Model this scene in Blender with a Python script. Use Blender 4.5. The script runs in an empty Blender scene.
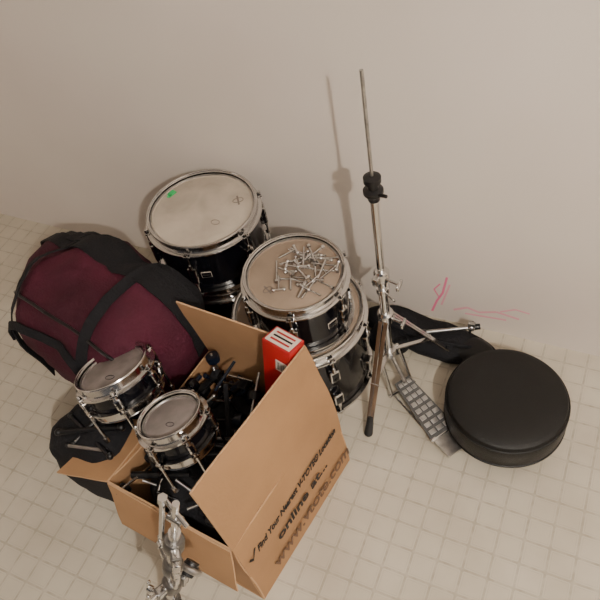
import bpy, bmesh, math, random
from mathutils import Matrix, Vector, noise
random.seed(7)
R = math.radians

# ------------------------------------------------------------ materials
def mat(name, col, metal=0.0, rough=0.5, coat=0.0, bump=0.0, bscale=200.0, var=0.0, vscale=8.0, spec=0.5):
    m = bpy.data.materials.new(name); m.use_nodes = True
    nt = m.node_tree; b = nt.nodes['Principled BSDF']
    b.inputs['Base Color'].default_value = (*col, 1)
    b.inputs['Metallic'].default_value = metal
    b.inputs['Roughness'].default_value = rough
    b.inputs['Coat Weight'].default_value = coat
    b.inputs['Specular IOR Level'].default_value = spec
    tc = nt.nodes.new('ShaderNodeTexCoord')
    if var > 0:
        n = nt.nodes.new('ShaderNodeTexNoise'); n.inputs['Scale'].default_value = vscale
        n.inputs['Detail'].default_value = 5
        nt.links.new(tc.outputs['Object'], n.inputs['Vector'])
        cr = nt.nodes.new('ShaderNodeValToRGB')
        cr.color_ramp.elements[0].position = 0.3; cr.color_ramp.elements[1].position = 0.7
        cr.color_ramp.elements[0].color = (*[c*(1-var) for c in col], 1)
        cr.color_ramp.elements[1].color = (*[min(1, c*(1+var*0.5)) for c in col], 1)
        nt.links.new(n.outputs['Fac'], cr.inputs['Fac'])
        nt.links.new(cr.outputs['Color'], b.inputs['Base Color'])
    if bump > 0:
        n2 = nt.nodes.new('ShaderNodeTexNoise'); n2.inputs['Scale'].default_value = bscale
        n2.inputs['Detail'].default_value = 3
        nt.links.new(tc.outputs['Object'], n2.inputs['Vector'])
        bp = nt.nodes.new('ShaderNodeBump'); bp.inputs['Strength'].default_value = bump
        bp.inputs['Distance'].default_value = 0.004
        nt.links.new(n2.outputs['Fac'], bp.inputs['Height'])
        nt.links.new(bp.outputs['Normal'], b.inputs['Normal'])
    return m

CHROME = mat('chrome', (0.62, 0.61, 0.60), 1.0, 0.16)
CHROME2 = mat('worn_chrome', (0.46, 0.45, 0.44), 1.0, 0.32, var=0.3, vscale=60)
STEEL = mat('cast_steel', (0.20, 0.195, 0.19), 1.0, 0.34, bump=0.3, bscale=300)
PEDAL = mat('pedal_aluminium', (0.50, 0.50, 0.50), 0.5, 0.4)
PEDALD = mat('pedal_base', (0.10, 0.10, 0.10), 0.5, 0.5)
BLACKL = mat('black_lacquer', (0.003, 0.003, 0.005), 0.0, 0.12, coat=0.0, spec=0.35)
BLACKP = mat('black_plastic', (0.006, 0.006, 0.007), 0.0, 0.38, spec=0.4)
BLACKF = mat('black_fabric', (0.006, 0.006, 0.008), 0.0, 0.85, bump=0.6, bscale=160, spec=0.3)
RUBBER = mat('black_rubber', (0.008, 0.008, 0.008), 0.0, 0.6)
VINYL = mat('black_vinyl', (0.005, 0.005, 0.005), 0.0, 0.45, bump=0.25, bscale=350, spec=0.35)
BLUEBLK = mat('dark_blue_plastic', (0.004, 0.008, 0.018), 0.1, 0.28)
PURPLE = mat('maroon_fabric', (0.060, 0.006, 0.018), 0.0, 0.8, bump=0.5, bscale=180, var=0.40, vscale=7, spec=0.3)
HEADT = mat('drumhead_tan', (0.31, 0.235, 0.175), 0.0, 0.5, var=0.25, vscale=10, spec=0.35)
HEADG = mat('drumhead_grey', (0.22, 0.19, 0.18), 0.0, 0.5, var=0.30, vscale=25, spec=0.35)
CARD = mat('cardboard', (0.36, 0.20, 0.095), 0.0, 0.85, var=0.12, vscale=7, bump=0.15, bscale=120)
CARDE = mat('cardboard_edge', (0.48, 0.30, 0.165), 0.0, 0.9)
RED = mat('red_carton', (0.36, 0.008, 0.010), 0.0, 0.45)
LABEL = mat('label_white', (0.65, 0.58, 0.50), 0.0, 0.6)
INK = mat('ink_black', (0.012, 0.010, 0.010), 0.0, 0.8)
INKB = mat('ink_brown', (0.13, 0.072, 0.042), 0.0, 0.8)
GREEN = mat('green_sticker', (0.03, 0.50, 0.14), 0.0, 0.5)
MARKG = mat('grey_print', (0.16, 0.13, 0.11), 0.0, 0.6)
PINK = mat('pink_crayon', (0.82, 0.20, 0.34), 0.0, 0.8)
PINKL = mat('pink_smudge', (0.78, 0.38, 0.44), 0.0, 0.8)

def worn_head():
    m = bpy.data.materials.new('drumhead_worn'); m.use_nodes = True; nt = m.node_tree
    b = nt.nodes['Principled BSDF']; b.inputs['Roughness'].default_value = 0.55; b.inputs['Specular IOR Level'].default_value = 0.3
    tc = nt.nodes.new('ShaderNodeTexCoord'); L = nt.links.new
    n = nt.nodes.new('ShaderNodeTexNoise'); n.inputs['Scale'].default_value = 12; n.inputs['Detail'].default_value = 8; n.inputs['Distortion'].default_value = 0.4
    L(tc.outputs['Object'], n.inputs['Vector'])
    cr = nt.nodes.new('ShaderNodeValToRGB')
    e = cr.color_ramp.elements
    e[0].position = 0.30; e[0].color = (0.37, 0.315, 0.255, 1)
    e[1].position = 0.68; e[1].color = (0.52, 0.455, 0.375, 1)
    L(n.outputs['Fac'], cr.inputs['Fac']); L(cr.outputs['Color'], b.inputs['Base Color'])
    return m
HEADW = worn_head()

# ------------------------------------------------------------ builder
class B:
    def __init__(s):
        s.bm = bmesh.new(); s.mats = []
    def mi(s, m):
        if m not in s.mats: s.mats.append(m)
        return s.mats.index(m)
    def lathe(s, prof, m, M=Matrix(), seg=48, close=True):
        i = s.mi(m); rings = []
        for (r, z) in prof:
            if r < 1e-6: rings.append([s.bm.verts.new(M @ Vector((0, 0, z)))])
            else: rings.append([s.bm.verts.new(M @ Vector((r*math.cos(2*math.pi*k/seg), r*math.sin(2*math.pi*k/seg), z))) for k in range(seg)])
        for a, b in zip(rings[:-1], rings[1:]):
            for k in range(seg):
                k2 = (k+1) % seg
                if len(a) == 1 and len(b) == 1: continue
                if len(a) == 1: f = (a[0], b[k], b[k2])
                elif len(b) == 1: f = (a[k], b[0], a[k2])
                else: f = (a[k], b[k], b[k2], a[k2])
                try: s.bm.faces.new(f).material_index = i
                except ValueError: pass
    def frame(s, p0, p1):
        p0 = Vector(p0); p1 = Vector(p1); d = p1-p0
        q = d.to_track_quat('Z', 'Y')
        return Matrix.Translation(p0) @ q.to_matrix().to_4x4(), d.length
    def tube(s, p0, p1, r, m, r2=None, seg=14, M=Matrix()):
        if r2 is None: r2 = r
        F, L = s.frame(p0, p1)
        s.lathe([(0, 0), (r, 0), (r2, L), (0, L)], m, M @ F, seg)
    def path(s, pts, r, m, seg=10, M=Matrix()):
        for a, b in zip(pts[:-1], pts[1:]):
            s.tube(a, b, r, m, seg=seg, M=M)
        for p in pts[1:-1]:
            s.ball(p, r, m, M=M, n=8)
    def ball(s, p, r, m, M=Matrix(), n=12, sc=(1, 1, 1)):
        prof = [(r*math.sin(math.pi*k/n), -r*math.cos(math.pi*k/n)) for k in range(n+1)]
        prof[0] = (0, -r); prof[-1] = (0, r)
        s.lathe(prof, m, M @ Matrix.Translation(Vector(p)) @ Matrix.Diagonal((*sc, 1)), seg=max(8, n+4))
    def torus(s, R0, r, m, M=Matrix(), seg=40, n=10, sc=1.0):
        i = s.mi(m); vs = []
        for k in range(seg):
            a = 2*math.pi*k/seg
            vs.append([s.bm.verts.new(M @ Vector(((R0+r*math.cos(2*math.pi*j/n))*math.cos(a), (R0+r*math.cos(2*math.pi*j/n))*math.sin(a)*sc, r*math.sin(2*math.pi*j/n)))) for j in range(n)])
        for k in range(seg):
            for j in range(n):
                s.bm.faces.new((vs[k][j], vs[(k+1) % seg][j], vs[(k+1) % seg][(j+1) % n], vs[k][(j+1) % n])).material_index = i
    def box(s, c, size, m, M=Matrix(), bev=0.0):
        i = s.mi(m)
        r = bmesh.ops.create_cube(s.bm, size=1.0, matrix=M @ Matrix.Translation(Vector(c)) @ Matrix.Diagonal((*size, 1)))
        fs = set(f for v in r['verts'] for f in v.link_faces)
        if bev > 0:
            es = list(set(e for f in fs for e in f.edges))
            rr = bmesh.ops.bevel(s.bm, geom=es, offset=bev, segments=2, affect='EDGES', profile=0.5)
            for f in rr['faces']: f.material_index = i
            for v in r['verts']:
                if v.is_valid:
                    for f in v.link_faces: f.material_index = i
            fs = [f for f in fs if f.is_valid]
        for f in fs: f.material_index = i
    def panel(s, p, th, m, nx=1, ny=1, wob=0.0, seed=0):
        a, b, c, d = [Vector(q) for q in p]
        n = (b-a).cross(d-a).normalized(); i = s.mi(m)
        def P(u, v):
            q = (a*(1-u)+b*u)*(1-v)+(d*(1-u)+c*u)*v
            return q + n*wob*noise.noise(Vector((u*2+seed, v*2, seed)))*2
        top = [[s.bm.verts.new(P(x/nx, y/ny)) for x in range(nx+1)] for y in range(ny+1)]
        bot = [[s.bm.verts.new(P(x/nx, y/ny)-n*th) for x in range(nx+1)] for y in range(ny+1)]
        for y in range(ny):
            for x in range(nx):
                s.bm.faces.new((top[y][x], top[y][x+1], top[y+1][x+1], top[y+1][x])).material_index = i
                s.bm.faces.new((bot[y][x], bot[y+1][x], bot[y+1][x+1], bot[y][x+1])).material_index = i
        e = s.mi(CARDE if m is CARD else m)
        for x in range(nx):
            s.bm.faces.new((top[0][x], bot[0][x], bot[0][x+1], top[0][x+1])).material_index = e
            s.bm.faces.new((top[ny][x], top[ny][x+1], bot[ny][x+1], bot[ny][x])).material_index = e
        for y in range(ny):
            s.bm.faces.new((top[y][0], top[y+1][0], bot[y+1][0], bot[y][0])).material_index = e
            s.bm.faces.new((top[y][nx], bot[y][nx], bot[y+1][nx], top[y+1][nx])).material_index = e
    def done(s, name, angle=35, parent=None):
        bmesh.ops.recalc_face_normals(s.bm, faces=s.bm.faces[:])
        me = bpy.data.meshes.new(name); s.bm.to_mesh(me); s.bm.free()
        for m in s.mats: me.materials.append(m)
        me.polygons.foreach_set('use_smooth', [True]*len(me.polygons))
        me.set_sharp_from_angle(angle=R(angle))
        o = bpy.data.objects.new(name, me); bpy.context.scene.collection.objects.link(o)
        if parent: o.parent = parent
        return o

# ------------------------------------------------------------ room
WY = 1.25
def room():
    m = bpy.data.materials.new('painted_wall'); m.use_nodes = True; nt = m.node_tree
    b = nt.nodes['Principled BSDF']; b.inputs['Roughness'].default_value = 0.6
    tc = nt.nodes.new('ShaderNodeTexCoord')
    n1 = nt.nodes.new('ShaderNodeTexNoise'); n1.inputs['Scale'].default_value = 1.6; n1.inputs['Detail'].default_value = 3
    cr = nt.nodes.new('ShaderNodeValToRGB')
    cr.color_ramp.elements[0].color = (0.67, 0.595, 0.53, 1); cr.color_ramp.elements[0].position = 0.3
    cr.color_ramp.elements[1].color = (0.73, 0.66, 0.595, 1); cr.color_ramp.elements[1].position = 0.7
    n2 = nt.nodes.new('ShaderNodeTexNoise'); n2.inputs['Scale'].default_value = 90; n2.inputs['Detail'].default_value = 4
    bp = nt.nodes.new('ShaderNodeBump'); bp.inputs['Strength'].default_value = 0.15; bp.inputs['Distance'].default_value = 0.003
    L = nt.links.new
    L(tc.outputs['Object'], n1.inputs['Vector']); L(n1.outputs['Fac'], cr.inputs['Fac']); L(cr.outputs['Color'], b.inputs['Base Color'])
    L(tc.outputs['Object'], n2.inputs['Vector']); L(n2.outputs['Fac'], bp.inputs['Height']); L(bp.outputs['Normal'], b.inputs['Normal'])
    f = bpy.data.materials.new('vinyl_tile_floor'); f.use_nodes = True; nt = f.node_tree
    b = nt.nodes['Principled BSDF']; b.inputs['Roughness'].default_value = 0.40
    L = nt.links.new
    tc = nt.nodes.new('ShaderNodeTexCoord')
    sp = nt.nodes.new('ShaderNodeSeparateXYZ'); L(tc.outputs['Object'], sp.inputs[0])
    def math_(op, a, c=None, d=None):
        n = nt.nodes.new('ShaderNodeMath'); n.operation = op
        for k, v in enumerate((a, c, d)):
            if v is None: continue
            if isinstance(v, (int, float)): n.inputs[k].default_value = v
            else: L(v, n.inputs[k])
        return n.outputs[0]
    T = 0.060
    def cell(o):
        return math_('SUBTRACT', math_('FRACT', math_('MULTIPLY', o, 1/T)), 0.5)
    cx = math_('ABSOLUTE', cell(sp.outputs[0])); cy = math_('ABSOLUTE', cell(sp.outputs[1]))
    mx = math_('MAXIMUM', cx, cy); sm = math_('ADD', cx, cy)
    line = math_('GREATER_THAN', mx, 0.455)
    line2 = math_('MULTIPLY', math_('GREATER_THAN', mx, 0.37), math_('LESS_THAN', mx, 0.40))
    diam = math_('GREATER_THAN', sm, 0.85)
    ln = math_('MAXIMUM', line, math_('MULTIPLY', line2, 0.4))
    pat = math_('MAXIMUM', ln, math_('MULTIPLY', diam, 0.6))
    n1 = nt.nodes.new('ShaderNodeTexNoise'); n1.inputs['Scale'].default_value = 5; n1.inputs['Detail'].default_value = 6
    L(tc.outputs['Object'], n1.inputs['Vector'])
    cr = nt.nodes.new('ShaderNodeValToRGB')
    cr.color_ramp.elements[0].color = (0.45, 0.40, 0.315, 1); cr.color_ramp.elements[0].position = 0.3
    cr.color_ramp.elements[1].color = (0.57, 0.52, 0.425, 1); cr.color_ramp.elements[1].position = 0.7
    L(n1.outputs['Fac'], cr.inputs['Fac'])
    n3 = nt.nodes.new('ShaderNodeTexNoise'); n3.inputs['Scale'].default_value = 45; n3.inputs['Detail'].default_value = 5
    L(tc.outputs['Object'], n3.inputs['Vector'])
    mix = nt.nodes.new('ShaderNodeMixRGB'); mix.inputs[2].default_value = (0.30, 0.26, 0.20, 1)
    fac = math_('MULTIPLY', pat, math_('MULTIPLY_ADD', n3.outputs['Fac'], 2.2, -0.50))
    cl = nt.nodes.new('ShaderNodeClamp'); L(math_('MULTIPLY', fac, 0.75), cl.inputs[0])
    L(cl.outputs[0], mix.inputs[0]); L(cr.outputs['Color'], mix.inputs[1])
    L(mix.outputs[0], b.inputs['Base Color'])
    bp = nt.nodes.new('ShaderNodeBump'); bp.inputs['Strength'].default_value = 0.4; bp.inputs['Distance'].default_value = 0.002
    L(math_('SUBTRACT', math_('MULTIPLY', n3.outputs['Fac'], 0.4), pat), bp.inputs['Height']); L(bp.outputs['Normal'], b.inputs['Normal'])
    bb = B(); bb.box((-0.25, -0.375, -0.05), (5.0, 3.45, 0.1), f); bb.done('floor')
    bb = B(); bb.box((-0.25, WY+0.05, 1.25), (5.0, 0.1, 2.5), m); wb = bb.done('wall_back')
    bb = B(); bb.box((-2.7, -0.375, 1.25), (0.1, 3.25, 2.5), m); bb.done('wall_left')
    bb = B(); bb.box((2.2, -0.375, 1.25), (0.1, 3.25, 2.5), m); bb.done('wall_right')
    c = mat('ceiling_paint', (0.75, 0.73, 0.70), 0, 0.8)
    bb = B(); bb.box((-0.25, -0.375, 2.55), (5.0, 3.45, 0.1), c); bb.done('ceiling')
    return wb
wall_back = room()

# ------------------------------------------------------------ drums
def drum(M, r, depth, head, shell=BLACKL, lugs=6, rot=0.0, badge=None, mark=None, long_rods=False, hoop=0.026, lugr=1.0):
    b = B()
    b.lathe([(0, 0.012), (r, 0.012), (r, depth-0.012), (0, depth-0.012)], shell, M, 72)
    def hp(z, s):
        b.lathe([(r-0.004, z), (r+0.003, z+s*0.004), (r+0.004, z-s*(hoop-0.006)), (r+0.013, z-s*(hoop-0.004)), (r+0.013, z-s*hoop),
                 (r+0.002, z-s*hoop), (r+0.001, z-s*0.004), (r-0.004, z)][::1], CHROME, M, 72)
        b.torus(r+0.002, 0.0028, CHROME, M @ Matrix.Translation((0, 0, z+s*0.002)), 72, 8)
    hp(depth, 1); hp(0.0, -1)
    zh = depth-0.007
    b.lathe([(0, zh), (r-0.016, zh), (r-0.012, zh-0.002), (r-0.004, zh+0.001)], head, M, 72)
    b.torus(r-0.006, 0.003, CHROME2, M @ Matrix.Translation((0, 0, zh)), 72, 8)
    for k in range(lugs):
        a = rot+2*math.pi*k/lugs
        F = M @ Matrix.Rotation(a, 4, 'Z')
        for (zt, s) in ((depth, 1), (0.0, -1)):
            b.box((r+0.011, 0, zt-s*(hoop-0.003)), (0.014, 0.02, 0.006), CHROME, F, 0.002)
            b.tube((r+0.013, 0, zt-s*(hoop-0.006)), (r+0.013, 0, zt-s*(hoop-0.015)), 0.0045, CHROME, M=F, seg=10)
            zl = zt-s*min(0.075, depth*0.38)
            b.tube((r+0.013, 0, zt-s*hoop), (r+0.013, 0, zl), 0.003, CHROME, M=F, seg=8)
            hh = 0.034*lugr
            b.box((r+0.009, 0, zl-s*hh*0.3), (0.02, 0.02*lugr+0.004, hh), CHROME, F, 0.005)
            b.tube((r+0.013, 0, zl+s*hh*0.15), (r+0.013, 0, zl+s*hh*0.55), 0.0065, CHROME, r2=0.005, M=F, seg=12)
        if long_rods:
            b.tube((r+0.013, 0, depth-hoop), (r+0.013, 0, -0.05), 0.0035, CHROME, M=F, seg=8)
            b.tube((r+0.013, 0, -0.05), (r+0.013, 0, -0.062), 0.007, CHROME, M=F, seg=8)
    if badge is not None:
        F = M @ Matrix.Rotation(badge, 4, 'Z')
        b.box((r+0.0015, 0, depth*0.45), (0.003, 0.028, 0.02), LABEL, F, 0.001)
        b.box((r+0.0032, 0, depth*0.45), (0.001, 0.018, 0.004), INK, F)
    if mark is not None:
        ma, mr, sc = mark
        F = M @ Matrix.Rotation(ma, 4, 'Z') @ Matrix.Translation((mr, 0, zh+0.0006))
        b.torus(0.012*sc, 0.0011, MARKG, F, 24, 6, 0.6)
        b.box((0, 0, 0), (0.004*sc, 0.03*sc, 0.0008), MARKG, F)
    return b, zh

def T(x, y, z): return Matrix.Translation((x, y, z))
S1 = (-0.925, 1.058)
b, zh = drum(T(S1[0]+0.004, S1[1], 0.0), 0.146, 0.30, HEADT, lugs=6, rot=0.3)
b.done('floor_tom')
M1 = T(S1[0], S1[1], 0.305)
b, zh = drum(M1, 0.148, 0.19, HEADW, lugs=6, rot=-1.35, badge=-1.15, mark=(0.62, 0.10, 1.2))
g = M1 @ Matrix.Rotation(2.85, 4, 'Z') @ T(0.122, 0, zh+0.001)
b.box((0, 0, 0), (0.018, 0.022, 0.0012), GREEN, g)
b.box((0.004, 0.012, 0), (0.01, 0.012, 0.0012), GREEN, g @ Matrix.Rotation(0.5, 4, 'Z'))
F2 = M1 @ T(0.06, -0.035, zh+0.0006)
b.torus(0.012, 0.0008, MARKG, F2, 24, 6, 0.7)
b.done('tom_drum')

S2 = (-0.629, 0.957)
b, zh = drum(T(S2[0], S2[1], 0.0), 0.176, 0.29, HEADT, lugs=8, rot=0.1, lugr=1.3)
b.done('floor_tom')
M2 = T(-0.600, 0.934, 0.295)
b, zh = drum(M2, 0.124, 0.18, HEADT, lugs=6, rot=-0.2, badge=-0.45, mark=(-2.1, 0.08, 1.0))
b.done('tom_drum')

b = B()
zt = 0.295+zh+0.001
cx, cy = -0.600+0.030, 0.934+0.008
for k in range(32):
    a = random.uniform(0, 2*math.pi); rr = 0.078*math.sqrt(random.random())
    x = cx+rr*math.cos(a); y = cy+rr*math.sin(a)*0.95
    while math.hypot(x+0.600, y-0.934) > 0.084:
        x = x*0.9+(-0.600)*0.1; y = y*0.9+0.934*0.1
    d = random.uniform(0, math.pi*2); L = random.uniform(0.02, 0.035)
    z = zt+0.004+random.uniform(0, 0.016)
    dx, dy, dz = math.cos(d)*L, math.sin(d)*L, random.uniform(-0.002, 0.008)
    p0 = Vector((x-dx, y-dy, z)); p1 = Vector((x+dx, y+dy, z+dz))
    b.tube(p0, p1, 0.0026, CHROME, seg=8)
    if k % 2 == 0:
        n = Vector((-dy, dx, 0)).normalized()*0.013
        b.tube(p1-n, p1+n, 0.0036, CHROME, seg=8)
        b.ball(p1-n, 0.005, CHROME, n=8); b.ball(p1+n, 0.005, CHROME, n=8)
    else:
        b.tube(p1, p1+(p1-p0).normalized()*0.007, 0.0055, CHROME, seg=8)
b.done('tension_rod_pile')

# ------------------------------------------------------------ hi-hat stand
b = B()
base = Vector((-0.385, 0.992, 0.0)); top = Vector((-0.410, 0.998, 1.008))
ax = (top-base)
def on(z): return base+ax*(z/1.008)
b.tube(on(0.74), top, 0.0038, CHROME2, seg=12)
b.tube(on(0.42), on(0.715), 0.0095, CHROME, seg=20)
b.tube(on(0.13), on(0.46), 0.0125, CHROME, seg=20)
Fq, _ = b.frame(on(0.70), top)
b.lathe([(0, 0), (0.013, 0), (0.015, 0.012), (0.022, 0.02), (0.022, 0.028), (0.012, 0.033), (0.012, 0.048), (0.019, 0.05), (0.019, 0.062), (0.008, 0.066), (0, 0.066)], BLACKP, Fq, 24)
b.tube(on(0.725)+Vector((0.015, -0.01, 0)), on(0.73)+Vector((0.036, -0.02, 0.004)), 0.004, BLACKP)
Fq, _ = b.frame(on(0.445), top)
b.lathe([(0, 0), (0.018, 0), (0.019, 0.004), (0.019, 0.026), (0.015, 0.032), (0, 0.032)], CHROME, Fq, 24)
b.box((0.022, 0, 0.015), (0.022, 0.016, 0.024), CHROME, Fq, 0.003)
b.tube(on(0.46)+Vector((0.015, -0.01, 0)), on(0.46)+Vector((0.055, -0.02, 0)), 0.0035, CHROME)
b.box((0.05, -0.018, 0.46), (0.008, 0.034, 0.012), CHROME, T(base.x-0.01, base.y, 0), 0.003)
Fq, _ = b.frame(on(0.40), top)
b.lathe([(0, 0), (0.017, 0), (0.017, 0.016), (0, 0.016)], CHROME, Fq, 20)
b.tube(on(0.408)+Vector((0.01, -0.01, 0)), on(0.408)+Vector((0.04, -0.03, 0.002)), 0.003, CHROME)
hub = on(0.30); low = on(0.15)
Fq, _ = b.frame(on(0.285), top)
b.lathe([(0, 0), (0.02, 0), (0.021, 0.03), (0.016, 0.036), (0, 0.036)], CHROME, Fq, 24)
Fq, _ = b.frame(on(0.135), top)
b.lathe([(0, 0), (0.02, 0), (0.02, 0.024), (0, 0.024)], CHROME, Fq, 24)
b.tube(on(0.3), on(0.3)+Vector((0.045, -0.012, 0.006)), 0.004, CHROME)
b.box((0.045, -0.012, 0.306), (0.008, 0.03, 0.014), CHROME, T(base.x, base.y, 0), 0.003)
feet = [Vector((-0.389, 0.803, 0.012)), Vector((-0.225, 1.125, 0.012)), Vector((-0.455, 1.165, 0.012))]
for ft in feet:
    d = (ft-hub); dh = Vector((d.x, d.y, 0)).normalized(); side = Vector((-dh.y, dh.x, 0))*0.007
    h0 = hub+dh*0.02
    for sgn in (1, -1):
        F0, L0 = b.frame(h0+side*sgn, ft+side*sgn*0.6)
        b.box((0, 0, L0/2), (0.010, 0.003, L0), CHROME, F0)
    mid = h0.lerp(ft, 0.55); lo = low+dh*0.02
    F0, L0 = b.frame(lo, mid); b.box((0, 0, L0/2), (0.010, 0.004, L0), CHROME, F0)
    b.tube(mid-side*1.6, mid+side*1.6, 0.004, CHROME, seg=10)
    dn = d.normalized()
    b.tube(ft-dn*0.05, ft, 0.009, RUBBER, r2=0.012); b.ball(ft, 0.012, RUBBER)
toe = Vector((-0.345, 0.965, 0.05)); heel = Vector((-0.158, 0.832, 0.016))
pd = (heel-toe).normalized(); ps = Vector((-pd.y, pd.x, 0)).normalized()
for sgn in (1, -1):
    b.tube(low+ps*0.03*sgn, Vector((toe.x, toe.y, 0.01))+ps*0.036*sgn, 0.005, CHROME)
b.tube(low-ps*0.03, low+ps*0.03, 0.006, CHROME)
b.tube(Vector((toe.x, toe.y, 0.012))-ps*0.045, Vector((toe.x, toe.y, 0.012))+ps*0.045, 0.005, CHROME)
b.tube(low, toe+Vector((0.01, -0.005, 0.018)), 0.006, CHROME2)
b.tube(Vector((toe.x, toe.y, 0.01))+ps*0.03, heel+ps*0.026-Vector((0, 0, 0.006)), 0.0035, CHROME)
b.tube(Vector((toe.x, toe.y, 0.01))-ps*0.03, heel-ps*0.026-Vector((0, 0, 0.006)), 0.0035, CHROME)
up = pd.cross(ps)
if up.z < 0: up = -up
MP = Matrix(((pd.x, ps.x, up.x, toe.x), (pd.y, ps.y, up.y, toe.y), (pd.z, ps.z, up.z, toe.z+0.012), (0, 0, 0, 1)))
Lp = (heel-toe).length
b.panel([MP @ Vector((0.0, -0.024, 0)), MP @ Vector((Lp*0.8, -0.040, 0)), MP @ Vector((Lp*0.8, 0.040, 0)), MP @ Vector((0.0, 0.024, 0))], 0.006, PEDALD)
b.panel([MP @ Vector((Lp*0.82, -0.036, 0)), MP @ Vector((Lp*1.06, -0.030, -0.001)), MP @ Vector((Lp*1.06, 0.030, -0.001)), MP @ Vector((Lp*0.82, 0.036, 0))], 0.012, CHROME2)
for k in range(8):
    x = 0.014+k*Lp*0.8/8.4; w = 0.022+0.017*k/8
    for j in (-1, 0, 1):
        b.box((x, j*w*0.64, 0.002), (0.013, w*0.50, 0.004), PEDAL, MP, 0.001)
for sgn in (1, -1):
    b.tube(MP @ Vector((Lp*0.81, sgn*0.04, 0)), MP @ Vector((Lp*0.81, sgn*0.028, 0)), 0.006, CHROME)
b.tube(MP @ Vector((Lp*0.81, -0.042, -0.003)), MP @ Vector((Lp*0.81, 0.042, -0.003)), 0.004, CHROME)
b.done('hi_hat_stand')

# ------------------------------------------------------------ throne seat
b = B()
MT = T(-0.060, 0.960, 0.0)
r = 0.156
prof = [(0, 0.035), (r*0.9, 0.035), (r*0.985, 0.042), (r, 0.058), (r*1.005, 0.085), (r, 0.105), (r*0.985, 0.118), (r*0.95, 0.128), (r*0.88, 0.133), (r*0.6, 0.135), (r*0.3, 0.134), (0, 0.133)]
b.lathe(prof, VINYL, MT, 72)
b.torus(r*0.985, 0.003, VINYL, MT @ T(0, 0, 0.117), 72, 8)
b.torus(r*0.99, 0.0035, VINYL, MT @ T(0, 0, 0.045), 72, 8)
b.lathe([(0, 0.0), (0.03, 0.0), (0.03, 0.035), (0, 0.035)], CHROME2, MT, 24)
for k in range(3):
    a = 2*math.pi*k/3+0.4
    F = MT @ Matrix.Rotation(a, 4, 'Z')
    b.box((0.06, 0, 0.028), (0.12, 0.02, 0.012), CHROME2, F, 0.002)
    b.tube((0.12, 0, 0.026), (0.125, 0, 0.0), 0.011, RUBBER, M=F)
b.done('drum_throne_seat')

# ------------------------------------------------------------ soft shapes
def blob(b, c, size, m, e=0.6, n=0.02, seed=0, M=Matrix(), nu=40, nv=24, flat=None):
    i = b.mi(m); vs = []
    def sg(v, p): return math.copysign(abs(v)**p, v)
    for j in range(nv+1):
        ph = -math.pi/2+math.pi*j/nv; row = []
        for k in range(nu):
            th = 2*math.pi*k/nu
            p = Vector((size[0]*sg(math.cos(ph), e)*sg(math.cos(th), e), size[1]*sg(math.cos(ph), e)*sg(math.sin(th), e), size[2]*sg(math.sin(ph), e)))
            q = p*(9.0)
            d = noise.noise(q*0.8+Vector((seed, 0, 0)))*n*2+noise.noise(q*2.3+Vector((0, seed, 0)))*n*0.7
            p = p+(p.normalized() if p.length > 0 else p)*d
            w = M @ (Vector(c)+p)
            if flat is not None and w.z < flat: w.z = flat
            row.append(b.bm.verts.new(w))
        vs.append(row)
    for j in range(nv):
        for k in range(nu):
            k2 = (k+1) % nu
            b.bm.faces.new((vs[j][k], vs[j][k2], vs[j+1][k2], vs[j+1][k])).material_index = i
b = B()
blob(b, (0, 0, 0.03), (0.22, 0.060, 0.030), BLACKF, 0.8, 0.010, 3, T(-0.33, 1.160, 0) @ Matrix.Rotation(R(-6), 4, 'Z'), flat=0.001)
blob(b, (0, 0, 0.034), (0.10, 0.05, 0.028), VINYL, 0.8, 0.010, 8, T(-0.23, 1.150, 0) @ Matrix.Rotation(R(-12), 4, 'Z'), flat=0.001)
blob(b, (0, 0, 0.03), (0.06, 0.045, 0.03), BLACKF, 0.7, 0.010, 9, T(-0.43, 1.12, 0), flat=0.001)
pts = [(-0.52, 1.17, 0.03), (-0.44, 1.14, 0.062), (-0.36, 1.12, 0.066), (-0.28, 1.12, 0.064), (-0.2, 1.13, 0.062), (-0.14, 1.16, 0.012)]
b.path([Vector(p) for p in pts], 0.006, BLACKF)
b.done('stick_bag')

b = B()
p0 = Vector((-0.33, 1.13, 0.078)); p1 = Vector((-0.205, 1.18, 0.088))
b.tube(p0, p1, 0.0055, CHROME2)
b.tube(p1, p1+Vector((0.022, 0.010, 0.0)), 0.009, BLACKP)
b.ball(p1, 0.012, CHROME2)
b.box(p1+Vector((0, 0, 0.01)), (0.02, 0.012, 0.022), CHROME2, bev=0.002)
b.tube(p1+Vector((0, -0.02, 0)), p1+Vector((0, 0.02, 0)), 0.004, BLACKP)
b.ball(p0, 0.009, BLACKP)
b.done('tom_arm')

# ------------------------------------------------------------ cardboard box
NR, FRr, FL, NL = [Vector(p) for p in ((-0.478, 0.305, 0), (-0.412, 0.715, 0), (-0.775, 0.750, 0), (-0.840, 0.345, 0))]
HB = 0.31
NRt, FRt, FLt, NLt = [Vector(p) for p in ((-0.492, 0.310, HB), (-0.428, 0.712, HB), (-0.785, 0.750, HB), (-0.842, 0.348, HB))]
A = Vector((-0.461, 0.700, 0.535)); Bp = Vector((-0.513, 0.312, 0.58))
b = B()
th = 0.004
b.panel([NR, FRr, FRt, NRt], th, CARD, 8, 6, 0.004, 1)
b.panel([FRr, FL, FLt, FRt], th, CARD, 8, 6, 0.003, 2)
b.panel([FL, NL, NLt, FLt], th, CARD, 8, 6, 0.003, 3)
b.panel([NL, NR, NRt, NLt], th, CARD, 8, 6, 0.003, 4)
b.panel([NL+Vector((0, 0, .002)), FL+Vector((0, 0, .002)), FRr+Vector((0, 0, .002)), NR+Vector((0, 0, .002))][::-1], 0.001, CARD)
b.panel([NRt, FRt, A, Bp], th, CARD, 8, 4, 0.004, 5)
b.panel([FRt, FLt, Vector((-0.808, 0.735, 0.52)), Vector((-0.470, 0.706, 0.53))], th, CARD, 8, 4, 0.003, 6)
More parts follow.
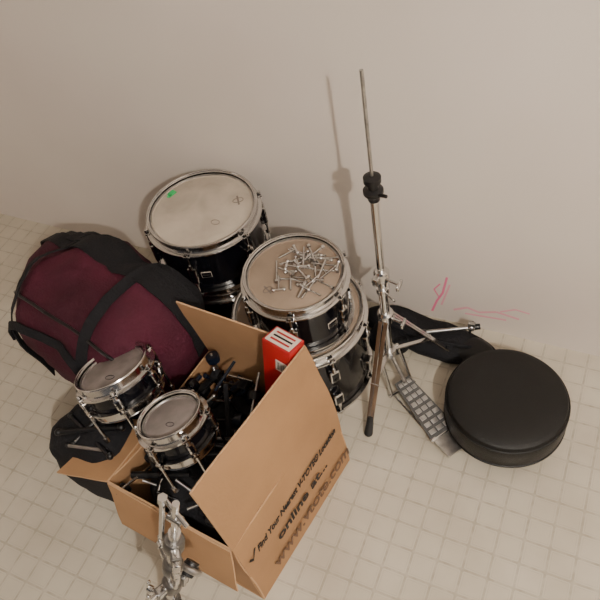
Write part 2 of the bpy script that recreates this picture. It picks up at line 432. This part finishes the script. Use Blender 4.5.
b.panel([FLt+Vector((0, -0.22, 0)), NLt, NLt+Vector((-0.15, -0.015, -0.03)), FLt+Vector((-0.16, -0.24, -0.04))][::-1], th, CARD, 6, 4, 0.003, 7)
b.panel([NLt+Vector((0.005, -0.004, 0)), NRt+Vector((-0.005, -0.004, 0)), NRt+Vector((-0.006, -0.04, -0.155)), NLt+Vector((0.006, -0.04, -0.155))][::-1], th, CARD, 6, 4, 0.002, 8)
box_obj = b.done('cardboard_box')

ex = (FRr-NR).normalized(); ez = (NRt-NR+FRt-FRr).normalized(); en = ex.cross(ez).normalized()
def text(s, size, sx, z, m, name, shear=0.0, off=0.0, wid=None):
    cu = bpy.data.curves.new(name, 'FONT'); cu.body = s; cu.size = size; cu.shear = shear; cu.offset = off
    cu.extrude = 0.0004
    o = bpy.data.objects.new(name, cu); bpy.context.scene.collection.objects.link(o)
    bpy.context.view_layer.update()
    w = o.dimensions.x
    dg = bpy.context.evaluated_depsgraph_get()
    me = bpy.data.meshes.new_from_object(o.evaluated_get(dg))
    bpy.data.objects.remove(o)
    k = (wid/w) if wid else 1.0
    Mx = Matrix(((ex.x, ez.x, en.x, 0), (ex.y, ez.y, en.y, 0), (ex.z, ez.z, en.z, 0), (0, 0, 0, 1)))
    org = NR+ex*sx+ez*z+en*0.0055
    me.transform(Matrix.Translation(org) @ Mx @ Matrix.Diagonal((k, 1, 1, 1)))
    me.materials.clear(); me.materials.append(m)
    ob = bpy.data.objects.new(name, me); bpy.context.scene.collection.objects.link(ob); ob.parent = box_obj
    return ob
text('Find Your Nearest V-TOTE\u00ae Location', 0.034, 0.050, 0.205, INK, 'print_line_1', shear=0.25, off=0.0009, wid=0.335)
text('online at...', 0.046, 0.11, 0.132, INK, 'print_line_2', off=0.0011, wid=0.215)
text('www.vtote.com', 0.066, 0.07, 0.050, INKB, 'print_line_3', off=0.0010, wid=0.345)
b = B()
def wp(s_, z_): return NR+ex*s_+ez*z_+en*0.006
b.panel([wp(0.018, 0.218), wp(0.023, 0.223), wp(0.031, 0.212), wp(0.029, 0.203)], 0.0006, INK)
b.panel([wp(0.029, 0.203), wp(0.031, 0.212), wp(0.044, 0.240), wp(0.049, 0.238)], 0.0006, INK)
b.done('print_check', parent=box_obj)

# ------------------------------------------------------------ mini drums resting in the box
def tilt(x, y, z, deg, az):
    axd = Vector((-math.sin(az), math.cos(az), 0))
    return T(x, y, z) @ Matrix.Rotation(R(deg), 4, axd)
azc = math.atan2(0.52, -0.85)
MA = tilt(-0.876, 0.538, 0.370, 24, azc)
b, zh = drum(MA, 0.087, 0.09, HEADG, lugs=6, rot=0.2, long_rods=True, hoop=0.024, lugr=0.7)
b.torus(0.014, 0.001, INK, MA @ T(0.02, -0.03, zh+0.0006), 20, 6, 0.5)
b.done('timbale_drum')
MB = tilt(-0.678, 0.472, 0.375, 20, azc)
b, zh = drum(MB, 0.070, 0.09, HEADG, lugs=6, rot=0.5, long_rods=True, hoop=0.024, lugr=0.7)
b.torus(0.011, 0.001, INK, MB @ T(0.015, -0.02, zh+0.0006), 20, 6, 0.5)
b.done('timbale_drum')

# ------------------------------------------------------------ hardware in the box
b = B()
cxb, cyb = -0.635, 0.53
blob(b, (0, 0, 0), (0.15, 0.185, 0.13), BLACKF, 0.5, 0.02, 5, T(cxb, cyb, 0.155) @ Matrix.Rotation(R(-8), 4, 'Z'), flat=0.006)
def inb(p):
    x, y = p.x, p.y
    s = (y-0.33)/0.41
    xl = -0.815+0.060*s; xr = -0.515+0.06*s
    return Vector((min(max(x, xl), xr), min(max(y, 0.345), 0.705), p.z))
for k in range(84):
    p = Vector((random.uniform(-0.82, -0.47), random.uniform(0.34, 0.71), random.uniform(0.26, 0.33)))
    a = random.uniform(0, math.pi); L = random.uniform(0.05, 0.16)
    q = p+Vector((math.cos(a)*L, math.sin(a)*L, random.uniform(-0.06, 0.05)))
    p = inb(p); q = inb(q)
    if (q-p).length < 0.03: continue
    m = random.choice([BLACKP, BLACKP, BLUEBLK, BLACKL, CHROME2, BLACKP, BLACKF, CHROME])
    rr = random.choice([0.004, 0.006, 0.009])
    if m in (CHROME, CHROME2): rr = 0.0035
    b.tube(p, q, rr, m)
    if k % 3 == 0:
        b.ball(q, rr*1.6, m); b.box(p.lerp(q, 0.6), (0.024, 0.03, 0.024), BLACKP, bev=0.004)
    if k % 4 == 1:
        F, L0 = b.frame(p, q); b.lathe([(0, 0), (0.016, 0), (0.018, 0.01), (0.016, 0.02), (0, 0.02)], random.choice([BLACKP, BLUEBLK, BLACKL]), F @ T(0, 0, L0*0.5), 16)
for k in range(9):
    p = Vector((-0.600+0.014*k, 0.47+0.022*k, 0.365+0.003*k))
    b.box((0, 0, 0), (0.055, 0.010, 0.035), random.choice([BLUEBLK, BLACKL]), T(*inb(p)) @ Matrix.Rotation(R(25+random.uniform(-8, 8)), 4, 'Z') @ Matrix.Rotation(R(15), 4, 'Y'), 0.003)
b.done('drum_hardware_pile')

# black soft bag of stand parts beside the box, a few tubes lying on it
b = B()
blob(b, (0, 0, 0), (0.12, 0.095, 0.165), BLACKF, 0.55, 0.012, 11, T(-0.965, 0.455, 0.155), flat=0.001)
for (p, q, rr, m) in [((-1.02, 0.41, 0.325), (-0.87, 0.47, 0.335), 0.007, BLACKP), ((-1.02, 0.46, 0.322), (-0.86, 0.40, 0.325), 0.006, BLACKL),
                      ((-0.98, 0.39, 0.320), (-0.88, 0.41, 0.322), 0.004, CHROME2), ((-0.97, 0.40, 0.318), (-0.93, 0.52, 0.335), 0.005, BLACKP)]:
    b.tube(p, q, rr, m); b.ball(q, rr*1.5, BLACKP); b.ball(p, rr*1.3, BLACKP)
b.done('stand_parts_bag')

# ------------------------------------------------------------ red carton
b = B()
MC = T(-0.520, 0.640, 0.30) @ Matrix.Rotation(R(-14), 4, 'Z') @ Matrix.Rotation(R(-12), 4, 'X')
b.box((0, 0, 0.12), (0.075, 0.05, 0.27), RED, MC, 0.001)
b.box((0, 0, 0.2555), (0.066, 0.042, 0.001), LABEL, MC)
for k in range(3):
    b.box((0, 0.011-0.011*k, 0.2562), (0.05, 0.005, 0.0008), RED if k != 1 else INK, MC)
b.box((0.014, -0.0255, 0.20), (0.03, 0.001, 0.03), LABEL, MC)
for k in range(7):
    b.box((0.004+k*0.0035, -0.0262, 0.20), (0.001+0.0008*(k % 2), 0.0006, 0.022), INK, MC)
b.done('red_carton')

# ------------------------------------------------------------ duffel bag
b = B()
DB = T(-1.115, 0.760, 0.250) @ Matrix.Rotation(R(-14), 4, 'Z')
SZ = (0.300, 0.190, 0.250)
blob(b, (0, 0, 0), SZ, PURPLE, 0.74, 0.016, 21, DB, 80, 48, flat=0.001)
def surf(th, ph, k=1.02):
    def sg(v, p): return math.copysign(abs(v)**p, v)
    e = 0.74
    p = Vector((SZ[0]*sg(math.cos(ph), e)*sg(math.cos(th), e), SZ[1]*sg(math.cos(ph), e)*sg(math.sin(th), e), SZ[2]*sg(math.sin(ph), e)))
    q = p*9.0
    d = noise.noise(q*0.8+Vector((21, 0, 0)))*0.032+noise.noise(q*2.3+Vector((0, 21, 0)))*0.0112
    return DB @ (p*k+p.normalized()*d)
def strap(pts, w, m, t=0.004):
    i = b.mi(m); prev = None
    for n_, p in enumerate(pts):
        d = (pts[min(n_+1, len(pts)-1)]-pts[max(n_-1, 0)]).normalized()
        nrm = (p-DB.translation).normalized(); s_ = d.cross(nrm).normalized()*w*0.5
        row = [b.bm.verts.new(p-s_), b.bm.verts.new(p+s_), b.bm.verts.new(p+s_+nrm*t), b.bm.verts.new(p-s_+nrm*t)]
        if prev:
            for a_ in range(4):
                b.bm.faces.new((prev[a_], prev[(a_+1) % 4], row[(a_+1) % 4], row[a_])).material_index = i
        prev = row
def ang(v): return math.atan2(v.y/SZ[1], v.x/SZ[0]), math.atan2(v.z/SZ[2], math.hypot(v.x/SZ[0], v.y/SZ[1]))
for sx in (-0.35, 0.35):
    pts = []
    for k in range(41):
        t_ = -0.3+k/40*(math.pi+0.6)
        v = Vector((sx*SZ[0], -SZ[1]*math.cos(t_), SZ[2]*math.sin(t_)))
        pts.append(surf(*ang(v), 1.03))
    strap(pts, 0.028, BLACKF)
for off_ in (0.25, 0.45, 0.7):
    pts = []
    for k in range(41):
        t_ = 0.1+k/40*(math.pi-0.2)
        v = Vector((-SZ[0]*math.cos(t_), off_*SZ[1], SZ[2]*math.sin(t_)))
        pts.append(surf(*ang(v), 1.02))
    strap(pts, 0.05, BLACKF)
pts = [surf(-math.pi/2+math.cos(a)*1.15, math.sin(a)*0.95, 1.015) for a in [2*math.pi*k/48 for k in range(49)]]
b.path(pts, 0.0045, BLACKP, seg=8)
pts = []
for k in range(25):
    t_ = math.pi*k/24
    v = Vector((0.105*math.cos(t_), -SZ[1]*0.9, 0.05+0.10*math.sin(t_)))
    pts.append(surf(*ang(v), 1.06))
strap(pts, 0.022, BLACKF, 0.006)
b.done('duffel_bag')

# ------------------------------------------------------------ foreground clamp on a leaning stand
b = B()
foot = Vector((-0.640, 0.112, 0.0)); tp = Vector((-0.494, 0.268, 0.655))
b.tube(foot, foot.lerp(tp, 0.86), 0.0115, CHROME, seg=20)
b.ball(foot+Vector((0, 0, 0.012)), 0.016, RUBBER)
FC, LC = b.frame(foot, tp)
FC = FC @ Matrix.Rotation(R(40), 4, 'Z')
for n_, tz in enumerate((0.44, 0.56, 0.67, 0.80)):
    zz = LC*tz
    MZ = FC @ T(0, 0, zz) @ Matrix.Rotation(R((0, 70, -30, 130)[n_]), 4, 'Z')
    b.lathe([(0, -0.016), (0.017, -0.016), (0.020, -0.011), (0.020, 0.011), (0.017, 0.016), (0, 0.016)], STEEL, MZ, 20)
    b.box((0.026, 0, 0), (0.024, 0.020, 0.026), STEEL, MZ, 0.004)
    b.tube((0.02, 0, 0), (0.056, 0, 0), 0.0045, CHROME, M=MZ)
    b.tube((0.045, 0, 0), (0.056, 0, 0), 0.0075, CHROME, M=MZ)
    for sg_ in (1, -1):
        b.box((0.054, 0, sg_*0.013), (0.006, 0.010, 0.020), CHROME, MZ, 0.002)
        b.ball((0.055, 0, sg_*0.024), 0.0055, CHROME, M=MZ, sc=(0.6, 1, 1))
    b.box((-0.024, 0.006, 0.0), (0.018, 0.016, 0.034), STEEL, MZ, 0.004)
    b.tube((-0.026, 0.006, -0.034), (-0.026, 0.006, 0.036), 0.0045, CHROME, M=MZ)
    b.tube((-0.026, 0.006, 0.028), (-0.026, 0.006, 0.036), 0.008, CHROME, M=MZ, seg=6)
MJ = FC @ T(-0.022, -0.026, LC*0.62) @ Matrix.Rotation(R(60), 4, 'X')
b.torus(0.020, 0.0065, CHROME2, MJ, 28, 10)
b.lathe([(0, -0.014), (0.014, -0.014), (0.017, 0), (0.014, 0.014), (0, 0.014)], BLACKP, MJ, 20)
b.tube(foot.lerp(tp, 0.86), tp, 0.0065, CHROME)
b.box((0, 0, LC*0.93), (0.030, 0.018, 0.014), STEEL, FC, 0.004)
b.tube((0.026, 0.0, LC*0.80), (0.026, 0.0, LC*0.99), 0.0055, CHROME, M=FC)
b.tube((-0.03, 0.01, LC*0.955), (0.03, -0.01, LC*0.965), 0.0045, CHROME, M=FC)
b.tube((0.026, 0, LC*0.975), (0.026, 0, LC*0.995), 0.009, CHROME, M=FC, seg=6)
b.done('rack_clamp_stand')

# ------------------------------------------------------------ crayon marks on the wall (part of the wall)
b = B()
def stroke(p, w, m):
    for (x0, z0), (x1, z1) in zip(p[:-1], p[1:]):
        d = Vector((x1-x0, 0, z1-z0)).normalized(); s_ = Vector((-d.z, 0, d.x))*w
        a0 = Vector((x0, WY-0.0008, z0)); a1 = Vector((x1, WY-0.0008, z1))
        b.panel([a0-s_, a1-s_, a1+s_, a0+s_], 0.0004, m)
stroke([(-0.340, 0.030), (-0.326, 0.085), (-0.310, 0.125), (-0.299, 0.200)], 0.0035, PINK)
stroke([(-0.318, 0.10), (-0.336, 0.135), (-0.318, 0.165)], 0.0022, PINK)
stroke([(-0.290, 0.17), (-0.302, 0.115), (-0.312, 0.07)], 0.003, PINKL)
stroke([(-0.275, 0.060), (-0.235, 0.085), (-0.20, 0.075), (-0.15, 0.095), (-0.085, 0.085)], 0.004, PINKL)
stroke([(-0.24, 0.055), (-0.18, 0.062), (-0.12, 0.068)], 0.0035, PINKL)
stroke([(-0.14, 0.10), (-0.10, 0.125), (-0.06, 0.12)], 0.003, PINKL)
b.done('crayon_marks', parent=wall_back)

# ------------------------------------------------------------ light
em = bpy.data.materials.new('lamp_glass'); em.use_nodes = True
eb = em.node_tree.nodes['Principled BSDF']; eb.inputs['Emission Color'].default_value = (1, 0.92, 0.82, 1); eb.inputs['Emission Strength'].default_value = 4
b = B()
LP = (0.88, -0.72)
b.lathe([(0, 2.5), (0.10, 2.5), (0.10, 2.49), (0.085, 2.47), (0.05, 2.455), (0, 2.45)], em, T(LP[0], LP[1], 0), 32)
b.done('ceiling_lamp')
ld = bpy.data.lights.new('lamp_bulb', 'POINT'); ld.energy = 190; ld.color = (1.0, 0.925, 0.835); ld.shadow_soft_size = 0.03
lo = bpy.data.objects.new('lamp_bulb', ld); lo.location = (LP[0], LP[1], 2.37); bpy.context.scene.collection.objects.link(lo)
w = bpy.data.worlds.new('world'); bpy.context.scene.world = w; w.use_nodes = True
w.node_tree.nodes['Background'].inputs[0].default_value = (0.98, 0.96, 1.0, 1)
w.node_tree.nodes['Background'].inputs[1].default_value = 0.12

# ------------------------------------------------------------ camera
cd = bpy.data.cameras.new('camera'); cd.lens = 40.2; cd.sensor_width = 36; cd.clip_start = 0.02
co = bpy.data.objects.new('camera', cd); bpy.context.scene.collection.objects.link(co)
rx = Vector((0.910, 0.3915, -0.137)).normalized(); bz = Vector((0.3488, -0.5422, 0.7651))
bz = (bz-rx*bz.dot(rx)).normalized(); uy = bz.cross(rx)
co.matrix_world = Matrix(((rx.x, uy.x, bz.x, 0), (rx.y, uy.y, bz.y, 0), (rx.z, uy.z, bz.z, 1.68), (0, 0, 0, 1)))
bpy.context.scene.camera = co
